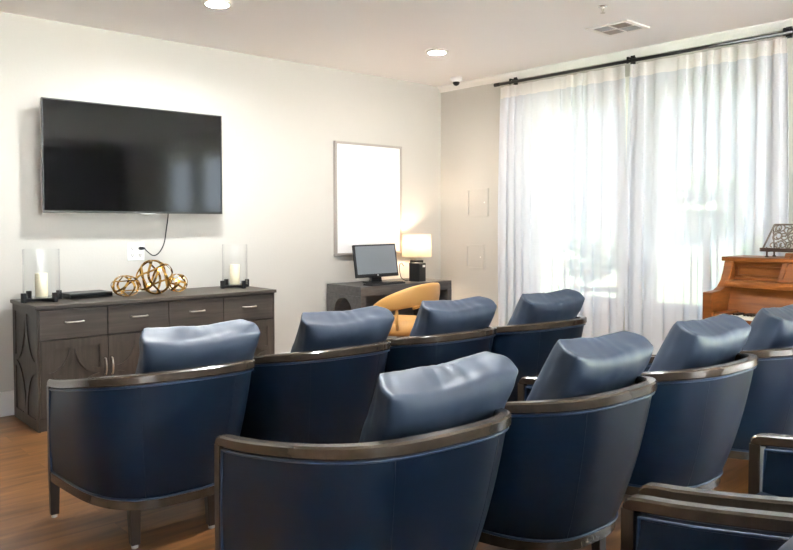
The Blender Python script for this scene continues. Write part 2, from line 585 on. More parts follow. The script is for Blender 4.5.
t = thing('wall_outlet', 'white double wall outlet plate below the television', 'outlet', (2.274, YW, 1.10))
MB().box(-.066, .066, -.008, 0, -.066, .066).build('cover_plate', 'plate', t, bevel=.003)
for sx in (-.03, .03):
    for sz in (-.026, .026):
        r = MB().box(sx - .017, sx + .017, -.0105, -.008, sz - .016, sz + .016).build('receptacle', 'trim', t, bevel=.003)
        MB().box(sx - .008, sx - .005, -.0112, -.0102, sz - .004, sz + .008).box(sx + .005, sx + .008, -.0112, -.0102, sz - .004, sz + .008).box(sx - .003, sx + .003, -.0112, -.0102, sz - .012, sz - .006).build('slots', 'slot', r)

def catmull(pts, k=8):
    P = [Vector(p) for p in pts]
    P = [P[0]] + P + [P[-1]]
    out = []
    for i in range(1, len(P) - 2):
        for j in range(k):
            u = j / k
            a, b, c, d = P[i - 1:i + 3]
            out.append(.5 * ((2 * b) + (c - a) * u + (2 * a - 5 * b + 4 * c - d) * u * u + (3 * b - a - 3 * c + d) * u ** 3))
    out.append(P[-2])
    return out
t = thing('power_cord', 'thin black power cord hanging from the television to the wall outlet', 'cord')
MB().tube(catmull([(2.50, 5.455, 1.42), (2.508, 5.48, 1.36), (2.509, 5.51, 1.279), (2.491, 5.515, 1.163), (2.45, 5.515, 1.09), (2.401, 5.51, 1.068), (2.35, 5.5, 1.10), (2.325, 5.49, 1.124)]), .0045).build('cable', 'blackplastic', t, smooth=True)
MB().tube([(2.327, 5.49, 1.123), (2.318, 5.495, 1.126), (2.304, 5.51, 1.126), (2.304, 5.529, 1.126)], [.006, .011, .013, .013], 10).build('plug', 'blackplastic', t, smooth=True)

t = thing('whiteboard', 'tall blank white board in a pale frame, hung above the desk', 'board', (4.566, YW, 1.545))
hw, hh = .415, .532
f = MB()
f.box(-hw, hw, -.035, 0, -hh, -hh + .022).box(-hw, hw, -.035, 0, hh - .022, hh).box(-hw, -hw + .022, -.035, 0, -hh + .022, hh - .022).box(hw - .022, hw, -.035, 0, -hh + .022, hh - .022)
f.build('frame', 'board_frame', t, bevel=.002)
MB().box(-hw + .022, hw - .022, -.024, -.004, -hh + .022, hh - .022).build('board_face', 'board', t)

for (y, z, hy, hz, lb) in ((5.015, 1.52, .12, .122, 'square flush access panel painted wall colour, the upper one beside the curtain'),
                           (5.045, .975, .10, .105, 'square flush access panel painted wall colour, the lower one beside the curtain')):
    t = thing('access_panel', lb, 'panel', (XW, y, z), 0, 'wall access panels')
    f = MB()
    f.box(-.012, 0, -hy - .02, hy + .02, -hz - .02, -hz).box(-.012, 0, -hy - .02, hy + .02, hz, hz + .02)
    f.box(-.012, 0, -hy - .02, -hy, -hz, hz).box(-.012, 0, hy, hy + .02, -hz, hz)
    f.build('frame', 'wall', t, bevel=.0015)
    MB().box(-.004, 0, -hy + .007, hy - .007, -hz + .007, hz - .007).build('door', 'wall', t, bevel=.001)
    MB().lathe([(.008, 0), (.008, .002), (.001, .002)], n=12).build('latch', 'trim', t, loc=(-.004, -hy + .03, 0), rot=(0, -PI / 2, 0))

# ------------------------------------------------------------------ sideboard
def arc_band(mb, cx, cz, rx, rz, w, a0, a1, emb, n=14):
    """quarter ring in the u-v plane, thickness along the third direction, via emb(u, v, d)"""
    out = []
    for i in range(n + 1):
        a = a0 + (a1 - a0) * i / n
        c, s = math.cos(a), math.sin(a)
        ring = []
        for r, d in ((0, 0), (w, 0), (w, 1), (0, 1)):
            ring.append(emb(cx + (rx - r) * c, cz + (rz - r) * s, d))
        out.append(ring)
    mb.rings(out, True, True)

def fret_pattern(mb, u0, u1, v0, v1, emb):
    cu, cv = (u0 + u1) / 2, (v0 + v1) / 2
    hu, hv = (u1 - u0) / 2, (v1 - v0) / 2
    for sx, sz in ((-1, -1), (-1, 1), (1, -1), (1, 1)):
        a0 = 0 if sx < 0 else PI
        a1 = (PI / 2 if sz < 0 else -PI / 2) if sx < 0 else (PI / 2 if sz < 0 else PI * 1.5)
        arc_band(mb, cu + sx * hu, cv + sz * hv, hu, hv, .036, a0, a1, emb)

SX0, SX1, SY0, SY1, SH = 1.395, 3.13, 4.945, 5.49, .80
t = thing('sideboard', 'long dark brown sideboard with drawers and fretwork doors below the television', 'sideboard', ((SX0 + SX1) / 2, (SY0 + SY1) / 2, 0))
hx, hy = (SX1 - SX0) / 2, (SY1 - SY0) / 2
MB().box(-hx - .012, hx + .012, -hy - .014, hy + .01, SH - .024, SH).build('top', 'credenza', t, bevel=.003)
b = MB().box(-hx + .008, hx - .008, -hy + .022, hy, .0, SH - .024)
b.build('body', 'credenza_v', t)
for s in (-1, 1):
    p = MB()
    X0, X1 = sorted((s * hx, s * (hx - .009)))
    # frame of the end panel
    p.box(X0, X1, -hy + .004, -hy + .05, 0, SH - .024).box(X0, X1, hy - .05, hy, 0, SH - .024)
    p.box(X0, X1, -hy + .05, hy - .05, 0, .07).box(X0, X1, -hy + .05, hy - .05, SH - .07, SH - .024)
    fret_pattern(p, -hy + .05, hy - .05, .07, SH - .07, lambda u, v, d: (s * (hx - .009 * (1 - d)), u, v))
    p.build('end_panel', 'credenza_v', t)
MB().box(-hx + .01, hx - .01, -hy + .012, -hy + .03, 0, .085).build('plinth', 'credenza', t)
MB().box(-hx + .002, -hx + .012, -hy - .002, -hy + .02, 0, SH - .024).build('stile', 'credenza_v', t)
MB().box(hx - .012, hx - .002, -hy - .002, -hy + .02, 0, SH - .024).build('stile', 'credenza_v', t)
dw = (2 * hx - .026) / 4
for k in range(4):
    x0 = -hx + .013 + k * dw + .002
    x1 = x0 + dw - .004
    xc = (x0 + x1) / 2
    d = MB().box(x0, x1, -hy, -hy + .02, SH - .222, SH - .032).build('drawer', 'credenza', t, bevel=.002)
    zc = SH - .115
    MB().tube(catmull([(xc - .055, -hy, zc), (xc - .05, -hy - .02, zc), (xc, -hy - .03, zc), (xc + .05, -hy - .02, zc), (xc + .055, -hy, zc)], 6), .005, 8).build('handle', 'nickel', d, smooth=True)
    z0, z1 = .09, SH - .227
    d = MB().box(x0, x1, -hy + .006, -hy + .02, z0, z1)
    fw = .052
    d.box(x0, x1, -hy - .003, -hy + .006, z0, z0 + fw).box(x0, x1, -hy - .003, -hy + .006, z1 - fw, z1)
    d.box(x0, x0 + fw, -hy - .003, -hy + .006, z0 + fw, z1 - fw).box(x1 - fw, x1, -hy - .003, -hy + .006, z0 + fw, z1 - fw)
    fret_pattern(d, x0 + fw, x1 - fw, z0 + fw, z1 - fw, lambda u, v, q: (u, -hy + .006 - .009 * q, v))
    d = d.build('door', 'credenza_v', t)
    xh = x1 - .02 if k % 2 == 0 else x0 + .02
    MB().tube(catmull([(xh, -hy - .003, .315), (xh, -hy - .02, .322), (xh, -hy - .031, .37), (xh, -hy - .02, .418), (xh, -hy - .003, .425)], 6), .0055, 8).build('handle', 'nickel', d, smooth=True)

# things on the sideboard
def hurricane(x, y, lb1, lb2, rz, gr):
    t = thing('candle_holder', lb1, 'candle holder', (x, y, SH), rz, 'glass candle holders on the sideboard')
    s = MB()
    L = gr + .018
    s.box(-L, L, -.014, .014, .004, .024).box(-.014, .014, -L, -.014, .004, .024).box(-.014, .014, .014, L, .004, .024)
    for dx, dy in ((1, 0), (-1, 0), (0, 1), (0, -1)):
        s.box(dx * L - .013, dx * L + .013, dy * L - .013, dy * L + .013, 0, .062)
    s.build('base', 'blackmetal', t, bevel=.002)
    MB().lathe([(.0, .0245), (gr, .0245), (gr, .345), (gr - .004, .347), (gr - .004, .029), (0, .029)], n=64).build('glass_cylinder', 'glass', t)
    for ch in t.children:
        if ch.name.startswith('glass'):
            smooth_by_angle(ch, 30)
    t2 = MB().lathe([(.002, 0), (.037, 0), (.039, .004), (.039, .152), (.036, .156), (.02, .152), (.002, .151)], n=32)
    t2.tube([(0, 0, .15), (.001, 0, .158), (.003, 0, .166)], .0015, 6)
    o = t2.build('candle', 'wax', loc=(x, y, SH + .0295))
    smooth_by_angle(o, 50)
    tag(o, lb2, 'candle', 'cream pillar candles')
hurricane(1.515, 5.255, 'clear glass hurricane candle holder on black base at left end of sideboard', 'cream pillar candle inside the left glass holder', .35, .114)
hurricane(2.985, 5.30, 'clear glass hurricane candle holder on black base at right end of sideboard', 'cream pillar candle inside the right glass holder', .1, .100)

t = thing('media_player', 'slim black media player box lying on the sideboard beside the left candle holder', 'media player', (1.825, 5.33, SH), .1)
MB().box(-.15, .15, -.1, .1, .004, .036).build('case', 'blackplastic', t, bevel=.003)
MB().box(-.146, .146, -.102, -.1, .008, .026).build('front_panel', 'screen', t)
MB().box(-.13, .13, -.08, .08, 0, .004).build('foot_pad', 'blackmetal', t)

def orb(mb, c, r, n, seed, sq=1.0):
    rnd = random.Random(seed)
    c = Vector(c)
    for i in range(n):
        zz = .08 + .8 * ((i * .618 + .1 * seed) % 1)
        aa = seed + i * 2.4
        ax = Vector((math.cos(aa) * math.sqrt(1 - zz * zz), math.sin(aa) * math.sqrt(1 - zz * zz), zz))
        u = ax.orthogonal().normalized()
        v = ax.cross(u)
        rings = []
        rr = r * rnd.uniform(.93, 1.0)
        tw = rnd.uniform(0, 6.28)
        for k in range(56):
            a = 2 * PI * k / 56
            d = u * math.cos(a) + v * math.sin(a)
            w = ax + d * .3 * math.sin(a + tw)
            w.normalize()
            off = ax * (.12 * r * math.sin(3 * a + tw))
            ring = []
            for s1, s2 in ((-1, -1), (1, -1), (1, 1), (-1, 1)):
                p = d * rr + off + w * (.0085 * s1) + d * (.0016 * s2)
                p.z *= sq
                ring.append(c + p)
            rings.append(ring)
        mb.rings(rings, True, False, True)
    return mb
t = thing('ribbon_sculpture', 'gold metal ribbon sculpture of three joined orbs on the sideboard', 'sculpture', (2.25, 5.2, SH))
orb(MB(), (-.20, -.03, .075), .102, 5, 4, .74).build('orb', 'brass', t)
orb(MB(), (.022, .0, .127), .137, 6, 12, .95).build('orb', 'brass', t)
orb(MB(), (.222, .05, .068), .074, 4, 23, .95).build('orb', 'brass', t)
zs_min = min(v.co.z for ch in t.children for v in ch.data.vertices)
for ch in t.children:
    m = min(v.co.z for v in ch.data.vertices)
    for v in ch.data.vertices:
        v.co.z -= m

# ------------------------------------------------------------------ desk
t = thing('desk', 'charcoal grey desk with an arched cutout in its end, in the corner', 'desk', (4.05, 5.01, 0))
DW, DD, DH = 1.13, .50, .76
MB().box(0, DW, 0, DD, DH - .085, DH).build('top', 'deskwood', t, bevel=.003)
# end panel with an arched opening
def arch_panel(x0, x1):
    y0, y1, ya, yb, zt = 0, DD, .13, .385, .65
    r = (yb - ya) / 2
    c = (ya + yb) / 2
    arch = [(yb, .0)] + [(c + r * math.cos(a), zt - r * 1.0 + r * math.sin(a)) for a in [PI * i / 16 for i in range(17)]] + [(ya, .0)]
    poly = [(y0, 0), (y0, DH - .085), (y1, DH - .085), (y1, 0)] + arch
    return MB().prism(poly, 'x', x0, x1)
arch_panel(0, .055).build('end_panel', 'deskwood', t)
arch_panel(DW - .055, DW).build('end_panel', 'deskwood', t)
MB().box(.055, DW - .055, DD - .02, DD, .35, DH - .085).build('modesty_panel', 'deskwood', t)

t = thing('computer_monitor', 'black computer monitor with reflection-grey screen standing on the desk', 'monitor', (4.43, 5.25, DH), math.radians(-10))
b = MB().box(-.225, .225, 0, .03, -.0, .305)
b = b.build('casing', 'blackplastic', t, bevel=.004, loc=(0, -.03, .06), rot=(math.radians(-11), math.radians(-1), 0))
MB().box(-.21, .21, -.002, .001, .03, .29).build('screen', 'monitor_screen', b)
MB().lathe([(.008, 0), (.008, .002), (.001, .002)], n=14).build('logo', 'silver', b, loc=(0, -.0005, .016), rot=(PI / 2, 0, 0))
MB().box(-.1, .1, -.08, .09, 0, .012).build('foot', 'blackplastic', t, bevel=.004)
MB().taper((0, .02, .01, .06, .02), (0, .015, .16, .04, .015)).build('stand', 'blackplastic', t, bevel=.003)

t = thing('keyboard', 'low black keyboard lying in front of the computer monitor', 'keyboard', (4.385, 5.083, DH), math.radians(4))
MB().taper((0, 0, 0, .21, .06), (0, 0, .016, .208, .058)).build('case', 'blackplastic', t)
k = MB()
for r in range(5):
    for c in range(14):
        x = -.192 + c * .0275
        y = -.044 + r * .021
        k.taper((x + .012, y, .0155, .011, .009), (x + .012, y, .021, .009, .0075))
k.build('keys', 'blackplastic', t)

t = thing('table_lamp', 'lit table lamp with cream drum shade at the right end of the desk', 'lamp', (5.015, 5.33, DH))
MB().box(-.05, .05, -.045, .045, 0, .19).build('base', 'blackmetal', t, bevel=.003)
MB().box(-.045, .045, -.04, .04, .19, .225).build('collar', 'nickel', t, bevel=.003)
MB().lathe([(.012, .225), (.012, .28), (.02, .28), (.02, .302)], n=16).build('stem', 'nickel', t)
sh = MB().lathe([(.146, .225), (.141, .445), (.138, .445), (.143, .225)], n=48, closed=True).build('lamp_shade', 'shade', t, smooth=True)
MB().tube([(-.1395, 0, .42), (0, 0, .42), (.1395, 0, .42)], .003, 6).tube([(0, 0, .33), (0, 0, .42)], .003, 6).build('shade_spider', 'nickel', t)
MB().lathe([(.004, .30), (.014, .305), (.024, .33), (.022, .355), (.004, .365)], n=20).build('light_bulb', emit('warm_bulb', (1, .74, .50), 190), t, smooth=True)

t = thing('speaker', 'small black box speaker standing on the desk in front of the lamp', 'speaker', (4.875, 5.17, DH), .15)
MB().box(-.055, .055, -.06, .06, 0, .175).build('cabinet', 'blackplastic', t, bevel=.004)
MB().box(-.045, .045, -.063, -.06, .012, .163).build('grille', 'blackmetal', t)
MB().box(.0, .04, -.064, -.063, .135, .155).build('sticker', 'plate', t)
c = MB().tube(catmull([(4.815, 5.30, .90), (4.795, 5.31, .93), (4.77, 5.31, .90), (4.77, 5.29, .80), (4.795, 5.25, .766), (4.855, 5.245, .765)]), .004)
tag(c.build('desk_cable', 'blackplastic', smooth=True), 'thin dark cable looping behind the black speaker on the desk', 'cable')

# ------------------------------------------------------------------ tan desk chair
t = thing('swivel_chair', 'tan leather desk chair with a rounded open back before the desk', 'chair', (4.215, 4.68, 0), math.radians(13))
# curved back band
def band(t0, t1, R, th):
    rings = []
    n = 36
    for i in range(n + 1):
        u = i / n
        a = t0 + (t1 - t0) * u
        e = abs(2 * u - 1)
        top = .825 - .19 * e ** 2.0
        bot = .645 - .10 * e ** 2
        if e > .93:
            q = (e - .93) / .07
            top = top - (top - bot) * .25 * q * q
        h = top - bot
        lean = .02
        ring = []
        for k in range(14):
            b = 2 * PI * k / 14
            cu, su = math.cos(b), math.sin(b)
            rr = R + math.copysign(abs(cu) ** .6, cu) * th / 2
            z = (top + bot) / 2 + math.copysign(abs(su) ** .55, su) * h / 2
            rr += lean * (z - .6) / .2
            ring.append((rr * math.cos(a), rr * math.sin(a) * .95, z))
        rings.append(ring)
    return MB().rings(rings)
band(math.radians(180 - 12), math.radians(360 + 12), .305, .062).build('backrest', 'tan', t, smooth=True)
MB().lathe([(.002, .385), (.22, .385), (.262, .40), (.272, .43), (.268, .475), (.24, .505), (.15, .515), (.002, .518)], n=40).build('seat', 'tan', t, smooth=True)
for a in (-150, -30):
    a = math.radians(a)
    MB().tube([(.25 * math.cos(a), .25 * math.sin(a), .42), (.30 * math.cos(a), .29 * math.sin(a), .52), (.285 * math.cos(a), .27 * math.sin(a), .63)], .014, 8).build('back_support', 'tan', t, smooth=True)
MB().lathe([(.03, .04), (.03, .38), (.09, .385)], n=20).build('column', 'nickel', t, smooth=True)
MB().lathe([(.002, 0), (.25, 0), (.25, .012), (.05, .03), (.03, .06), (.002, .06)], n=40).build('base', 'nickel', t, smooth=True)

# ------------------------------------------------------------------ piano (keys face the room)
PX0, PX1, PYL, PYR = 4.74, 5.38, 2.30, .86     # PYL: the end nearer the television wall
t = thing('piano', 'brown walnut upright piano standing before the sheer curtains', 'piano', (PX1, (PYL + PYR) / 2, 0))
def px(x): return x - PX1
hyp = (PYL - PYR) / 2
prof = [(0, 0), (px(5.02), 0), (px(5.02), .58), (px(4.75), .60), (px(4.75), .865), (px(4.89), .87), (px(4.95), .89), (px(5.005), .935), (px(5.04), 1.0), (px(5.06), 1.06), (0, 1.06)]
for s in (-1, 1):
    a, b = sorted((s * hyp, s * (hyp - .06)))
    MB().prism(prof, 'y', a, b).build('side_panel', 'piano', t, bevel=.006)
    MB().box(px(4.78), px(4.84), s * (hyp - .055), s * (hyp - .01), 0, .60).build('leg', 'piano', t, bevel=.004)
ia, ib = -hyp + .06, hyp - .06
MB().prism([(px(5.04), 1.06), (0.01, 1.06), (0.01, 1.09), (px(5.04), 1.09)], 'y', -hyp - .012, hyp + .012).build('lid', 'piano', t, bevel=.006)
MB().box(px(5.10), 0, ia, ib, 0, .60).build('lower_panel', 'piano', t)
MB().box(px(4.77), 0, ia, ib, .60, .655).build('key_bed', 'piano', t, bevel=.004)
MB().box(px(4.775), px(4.80), ia, ib, .655, .70).build('key_slip', 'piano', t, bevel=.003)
for s in (-1, 1):
    a, b = sorted((s * (hyp - .06), s * (hyp - .13)))
    MB().box(px(4.78), px(4.99), a, b, .655, .735).build('key_block', 'piano', t, bevel=.006)
MB().box(px(4.81), px(4.96), ia + .07, ib - .07, .655, .716).build('white_keys', 'keys', t)
bk = MB()
nk = 36
pat = [1, 1, 0, 1, 1, 1, 0]
wk = (ib - ia - .14) / 52
for i in range(51):
    if pat[i % 7]:
        y = ib - .07 - (i + 1) * wk
        bk.box(px(4.87), px(4.96), y - .006, y + .006, .714, .727)
bk.build('black_keys', 'blackkeys', t)
MB().taper((px(5.0), 0, .72, .02, ib - .001), (px(5.06), 0, .895, .02, ib - .001)).build('fallboard', 'piano', t)
MB().prism([(px(4.93), .895), (px(5.10), .895), (px(5.10), .935), (px(4.945), .935), (px(4.93), .92)], 'y', ia, ib).build('shelf', 'piano', t, bevel=.004)
up = MB().box(px(5.09), px(5.11), ia, ib, .935, 1.06)
up.box(px(5.078), px(5.09), ia, ib, .935, .955).box(px(5.078), px(5.09), ia, ib, 1.04, 1.06)
up.build('upper_panel', 'piano', t, bevel=.003)
mold = MB()
mold.box(px(5.072), px(5.09), ib - .33, ib - .02, .965, .972).box(px(5.072), px(5.09), ib - .33, ib - .02, 1.022, 1.03)
mold.box(px(5.072), px(5.09), ib - .03, ib - .02, .972, 1.022).box(px(5.072), px(5.09), ib - .33, ib - .32, .972, 1.022)
mold.build('panel_moulding', 'piano', t, bevel=.002)
md = MB().taper((px(5.035), 0, .936, .011, .36), (px(5.085), 0, 1.125, .011, .33))
md = md.build('music_desk', 'piano', t, bevel=.004)
for q in (-1, 1):
    MB().taper((px(5.022), q * .335, .955, .006, .012), (px(5.064), q * .305, 1.11, .006, .012)).build('moulding', 'piano', md, bevel=.002)

# openwork stand on the piano lid
t = thing('openwork_stand', 'silver scroll openwork stand with bronze ledge standing on the piano', 'stand', (5.22, 1.855, 1.0905))
def tilt(u, v):     # u along the panel, v up the slope
    return (-.055 + v * .42, u, .052 + v * .9)
Hs = .185
ub, ut = .235, .19
fo = MB()
fo.tube([tilt(ub, 0), tilt(ut, Hs)], .006, 8).tube([tilt(-ub, 0), tilt(-ut, Hs)], .006, 8)
fo.tube([tilt(-ut, Hs), tilt(ut, Hs)], .006, 8).tube([tilt(-ub, .003), tilt(ub, .003)], .006, 8)
fo.build('frame', 'fret', t, smooth=True)
rnd = random.Random(5)
sc = MB()
for k in range(36):
    u = -.185 + .37 * ((k % 12) + .5) / 12 + rnd.uniform(-.012, .012)
    v = .036 + (Hs - .07) * (k // 12) / 2 + rnd.uniform(-.008, .008)
    r0 = rnd.uniform(.026, .040)
    sgn = rnd.choice((-1, 1))
    a0 = rnd.uniform(0, 6.28)
    pts = []
    for i in range(22):
        f = i / 21
        r = r0 * (1 - .72 * f)
        a = a0 + sgn * f * 7.2
        lim = ut + (ub - ut) * (1 - v / Hs) - .004
        uu = max(-lim, min(lim, u + r * math.cos(a)))
        vv = max(.003, min(Hs, v + r * math.sin(a)))
        pts.append(tilt(uu, vv))
    sc.tube(pts, .0045, 6)
sc.build('scrollwork', 'fret', t, smooth=True)
MB().box(-.095, -.04, -ub - .004, ub + .004, .038, .05).box(-.095, -.088, -ub - .004, ub + .004, .05, .064).build('ledge', 'fret_base', t, bevel=.003)
for y in (.2, -.2):
    for x in (-.07, .05):
        MB().lathe([(.012, 0), (.012, .006), (.006, .012), (.006, .04)], n=14).build('foot', 'fret_base', t, loc=(x, y, 0))
    MB().tube([(.05, y, .036), (.03, y, .2)], .004, 6).build('back_strut', 'fret_base', t, smooth=True)
    MB().tube([(-.07, y, .038), (.05, y, .038)], .004, 6).build('cross_bar', 'fret_base', t, smooth=True)

# ------------------------------------------------------------------ barrel armchairs
A_, D_, N_, YS_ = .372, .785, 3.1, .36
HF, HB = .628, .748
RT, RW = .038, .042      # rail height and width

def plan():
    P = []
    n = 44
    for i in range(n + 1):
        th = PI * i / n
        c, s = math.cos(th), math.sin(th)
        P.append((-A_ * math.copysign(abs(c) ** (2 / N_), c), -YS_ - (D_ - YS_) * abs(s) ** (2 / N_)))
    P = [(-A_, 0)] + P + [(A_, 0)]
    # resample evenly
    L = [0]
    for a, b in zip(P, P[1:]):
        L.append(L[-1] + math.hypot(b[0] - a[0], b[1] - a[1]))
    out = []
    m = 72
    j = 0
    for i in range(m + 1):
        q = L[-1] * i / m
        while j < len(L) - 2 and L[j + 1] < q:
            j += 1
        f = (q - L[j]) / (L[j + 1] - L[j])
        out.append((P[j][0] + f * (P[j + 1][0] - P[j][0]), P[j][1] + f * (P[j + 1][1] - P[j][1])))
    return out
PL = plan()
def railz(y):
    w = max(0, min(1, (-y / D_ - .02) / .98))
    return HF + (HB - HF) * (w * .55 + .45 * w * w * (3 - 2 * w))
def tangents(P):
    T_ = []
    for i in range(len(P)):
        a, b = P[max(0, i - 1)], P[min(len(P) - 1, i + 1)]
        d = Vector((b[0] - a[0], b[1] - a[1]))
        T_.append(d.normalized())
    return T_
TL = tangents(PL)
def inward(i):                      # plan runs left front -> back -> right front; inside is to the left of travel
    t_ = TL[i]
    return Vector((-t_.y, t_.x))
def bottom(p):
    w = (-p[1] / D_) ** 1.35
    return (p[0] * (1 - .30 * w), p[1] * .825)
def shell_pt(i, z, inset):
    p = PL[i]
    b = bottom(p)
    zt = railz(p[1])
    v = (z - .20) / (zt - .20)
    e = v ** .82 if v > 0 else v
    q = Vector((b[0] + (p[0] - b[0]) * e, b[1] + (p[1] - b[1]) * e))
    q += inward(i) * inset
    return (q.x, q.y, z)

def make_armchair():
    root = thing('barrel_armchair', '', 'chair')
    # top rail: along the plan, with rounded fronts turning down into the posts
    rings = []
    def section(P, Wd, Nd):
        c = .006
        pts = []
        for a, b in ((0, -RT + c), (0, -c), (c, 0), (RW - c, 0), (RW, -c), (RW, -RT + c), (RW - c, -RT), (c, -RT)):
            pts.append(P + Wd * a + Nd * b)
        return pts
    R = .034
    for j in range(6):
        a = (PI / 2) * j / 6
        P = Vector((-A_, -R + R * math.cos(a), HF - R + R * math.sin(a)))
        rings.append(section(P, Vector((1, 0, 0)), Vector((0, math.cos(a), math.sin(a)))))
    for i in range(len(PL)):
        if PL[i][1] > -R - .004:
            continue
        w = inward(i)
        rings.append(section(Vector((PL[i][0], PL[i][1], railz(PL[i][1]))), Vector((w.x, w.y, 0)), Vector((0, 0, 1))))
    for j in reversed(range(6)):
        a = (PI / 2) * j / 6
        P = Vector((A_, -R + R * math.cos(a), HF - R + R * math.sin(a)))
        rings.append(section(P, Vector((-1, 0, 0)), Vector((0, math.cos(a), math.sin(a)))))
    smooth_by_angle(MB().rings(rings).build('top_rail', 'rail', root), 30)
    # legs
    for s in (-1, 1):
        x = s * (A_ - RW / 2)
        l = MB()
        l.taper((x, -.017, .014, .017, .014), (x, -.018, .19, RW / 2, .018))
        l.taper((x, -.018, .19, RW / 2, .018), (x, -.018, HF - R, RW / 2, .018))
        l = l.build('leg', 'legwood', root)
        MB().lathe([(.002, 0), (.013, 0), (.013, .014), (.002, .014)], c=(x, -.017, 0), n=14).build('foot_glide', 'glide', l)
    for s in (-1, 1):
        l = MB().taper((s * .165, -.555, .014, .018, .018), (s * .165, -.545, .19, .024, .024)).build('leg', 'legwood', root, bevel=.003)
        MB().lathe([(.002, 0), (.014, 0), (.014, .014), (.002, .014)], c=(s * .165, -.555, 0), n=14).build('foot_glide', 'glide', l)
    # base rail
    rings = []
    ok = [i for i in range(len(PL)) if PL[i][1] < -.03]
    for i in ok:
        b = bottom(PL[i])
        w = inward(i)
        rings.append([Vector((b[0], b[1], 0)) + Vector((w.x, w.y, 0)) * a + Vector((0, 0, z)) for a, z in ((-.003, .175), (-.003, .213), (.03, .213), (.03, .175))])
    br = MB().rings(rings)
    br.box(-A_ + RW, A_ - RW, -.034, -.008, .175, .213)
    smooth_by_angle(br.build('base_rail', 'rail', root), 35)
    # outer shell and lining as closed upholstered body
    nz = 9
    rings = []
    for i in ok:
        zt = railz(PL[i][1]) - RT + .004
        ring = []
        for k in range(nz + 1):
            z = .213 + (zt - .213) * k / nz
            bul = .008 * math.sin(PI * k / nz)
            ring.append(shell_pt(i, z, .006 - bul))
        for k in range(nz, -1, -1):
            z = .30 + (zt - .30) * k / nz
            bul = .014 * math.sin(PI * k / nz)
            ring.append(shell_pt(i, z, .046 + bul))
        rings.append(ring)
    smooth_by_angle(MB().rings(rings).build('upholstered_shell', 'leather', root), 50)
    # piping: outside loop, inside loop, two seams
    pp = MB()
    r = .0052
    outside = [shell_pt(i, railz(PL[i][1]) - RT - .007, .002) for i in ok]
    low = [shell_pt(i, .219, .001) for i in ok]
    a = outside[0]
    loop = [(p[0], p[1], p[2]) for p in outside]
    nvert = 8
    rside = [shell_pt(ok[-1], railz(0) - RT - .007 + (.219 - railz(0) + RT + .007) * k / nvert, .0) for k in range(1, nvert)]
    lside = [shell_pt(ok[0], railz(0) - RT - .007 + (.219 - railz(0) + RT + .007) * k / nvert, .0) for k in range(1, nvert)]
    pp.tube(loop + rside + list(reversed(low)) + list(reversed(lside)), r, 8, True)
    inside = [shell_pt(i, railz(PL[i][1]) - RT - .007, .050) for i in ok]
    rs = [shell_pt(ok[-1], railz(0) - RT - .007 - .21 * k / 5, .052) for k in range(1, 6)]
    ls = [shell_pt(ok[0], railz(0) - RT - .007 - .21 * k / 5, .052) for k in range(1, 6)]
    pp.tube(list(reversed(ls)) + inside + rs, r, 8)
    pp.build('piping', 'piping', root, smooth=True)
    for i in (29, len(PL) - 30):
        zt = railz(PL[i][1]) - RT
        MB().tube([shell_pt(i, .219 + (zt - .219) * k / 8, .007 - .008 * math.sin(PI * k / 8)) for k in range(9)], .0022, 6).build('seam', 'leather', root, smooth=True)
    # seat cushion follows the inside of the shell
    rings = []
    for z, ins in ((.22, .06), (.40, .058), (.435, .060), (.455, .075), (.462, .11)):
        ring = []
        for i in ok:
            p = shell_pt(i, min(z, .46), ins)
            if ins > .1:
                p = (p[0], min(p[1], -.03 - (ins - .058)), p[2])
            ring.append(p)
        rings.append(ring)
    MB().rings(rings).build('seat', 'leather', root, smooth=False)
    return root

def make_cushion():
    W2, H2, T2 = .265, .21, .085
    n1, n2, n3 = 22, 16, 7
    mb = MB()
    def P(u, v, s):
        q = (1 - u ** 4) * (1 - v ** 4)
        x = W2 * u * (1 - .11 * (1 - v * v)) * (1.05 - .07 * v if v > 0 else 1.05 * (1 - .22 * v * v)) * (1 - .16 * max(0, s) * (.5 + .5 * v))
        z = H2 * v * (1 - .10 * (1 - u * u))
        y = T2 * s * (.74 + .44 * max(q, 0) ** .6)
        # pucker and soft wrinkles
        e = Vector((u * 2.2, v * 2.4, s * 1.7))
        y += .010 * mnoise.noise(e * 1.3) * (1 if s > 0 else 1)
        wr = .006 * (.4 + mnoise.noise(Vector((u * 3, 7, s)))) * math.sin(u * 26 + 5 * mnoise.noise(Vector((u * 2, v * 2, 3))) + v * 2) * (.5 + .5 * v) * (1 - u ** 6)
        if abs(v) > .6:
            z += wr * .8 * (1 if v > 0 else -1)
        else:
            y += wr * .5 * s
        x += .006 * mnoise.noise(Vector((v * 4, s * 3, u)))
        z += .010 * mnoise.noise(Vector((u * 1.6 + 4, s * 1.2, v)))
        return (x, y, z)
    idx = {}
    def vid(i, j, k):
        key = (i, j, k)
        if key not in idx:
            idx[key] = len(mb.v)
            mb.v.append(P(-1 + 2 * i / n1, -1 + 2 * j / n2, -1 + 2 * k / n3))
        return idx[key]
    for k in (0, n3):
        for i in range(n1):
            for j in range(n2):
                mb.f.append((vid(i, j, k), vid(i + 1, j, k), vid(i + 1, j + 1, k), vid(i, j + 1, k)))
    for j in (0, n2):
        for i in range(n1):
            for k in range(n3):
                mb.f.append((vid(i, j, k), vid(i + 1, j, k), vid(i + 1, j, k + 1), vid(i, j, k + 1)))
    for i in (0, n1):
        for j in range(n2):
            for k in range(n3):
                mb.f.append((vid(i, j, k), vid(i, j + 1, k), vid(i, j + 1, k + 1), vid(i, j, k + 1)))
    return mb.build('back_cushion', 'cushion', smooth=True, subsurf=1)

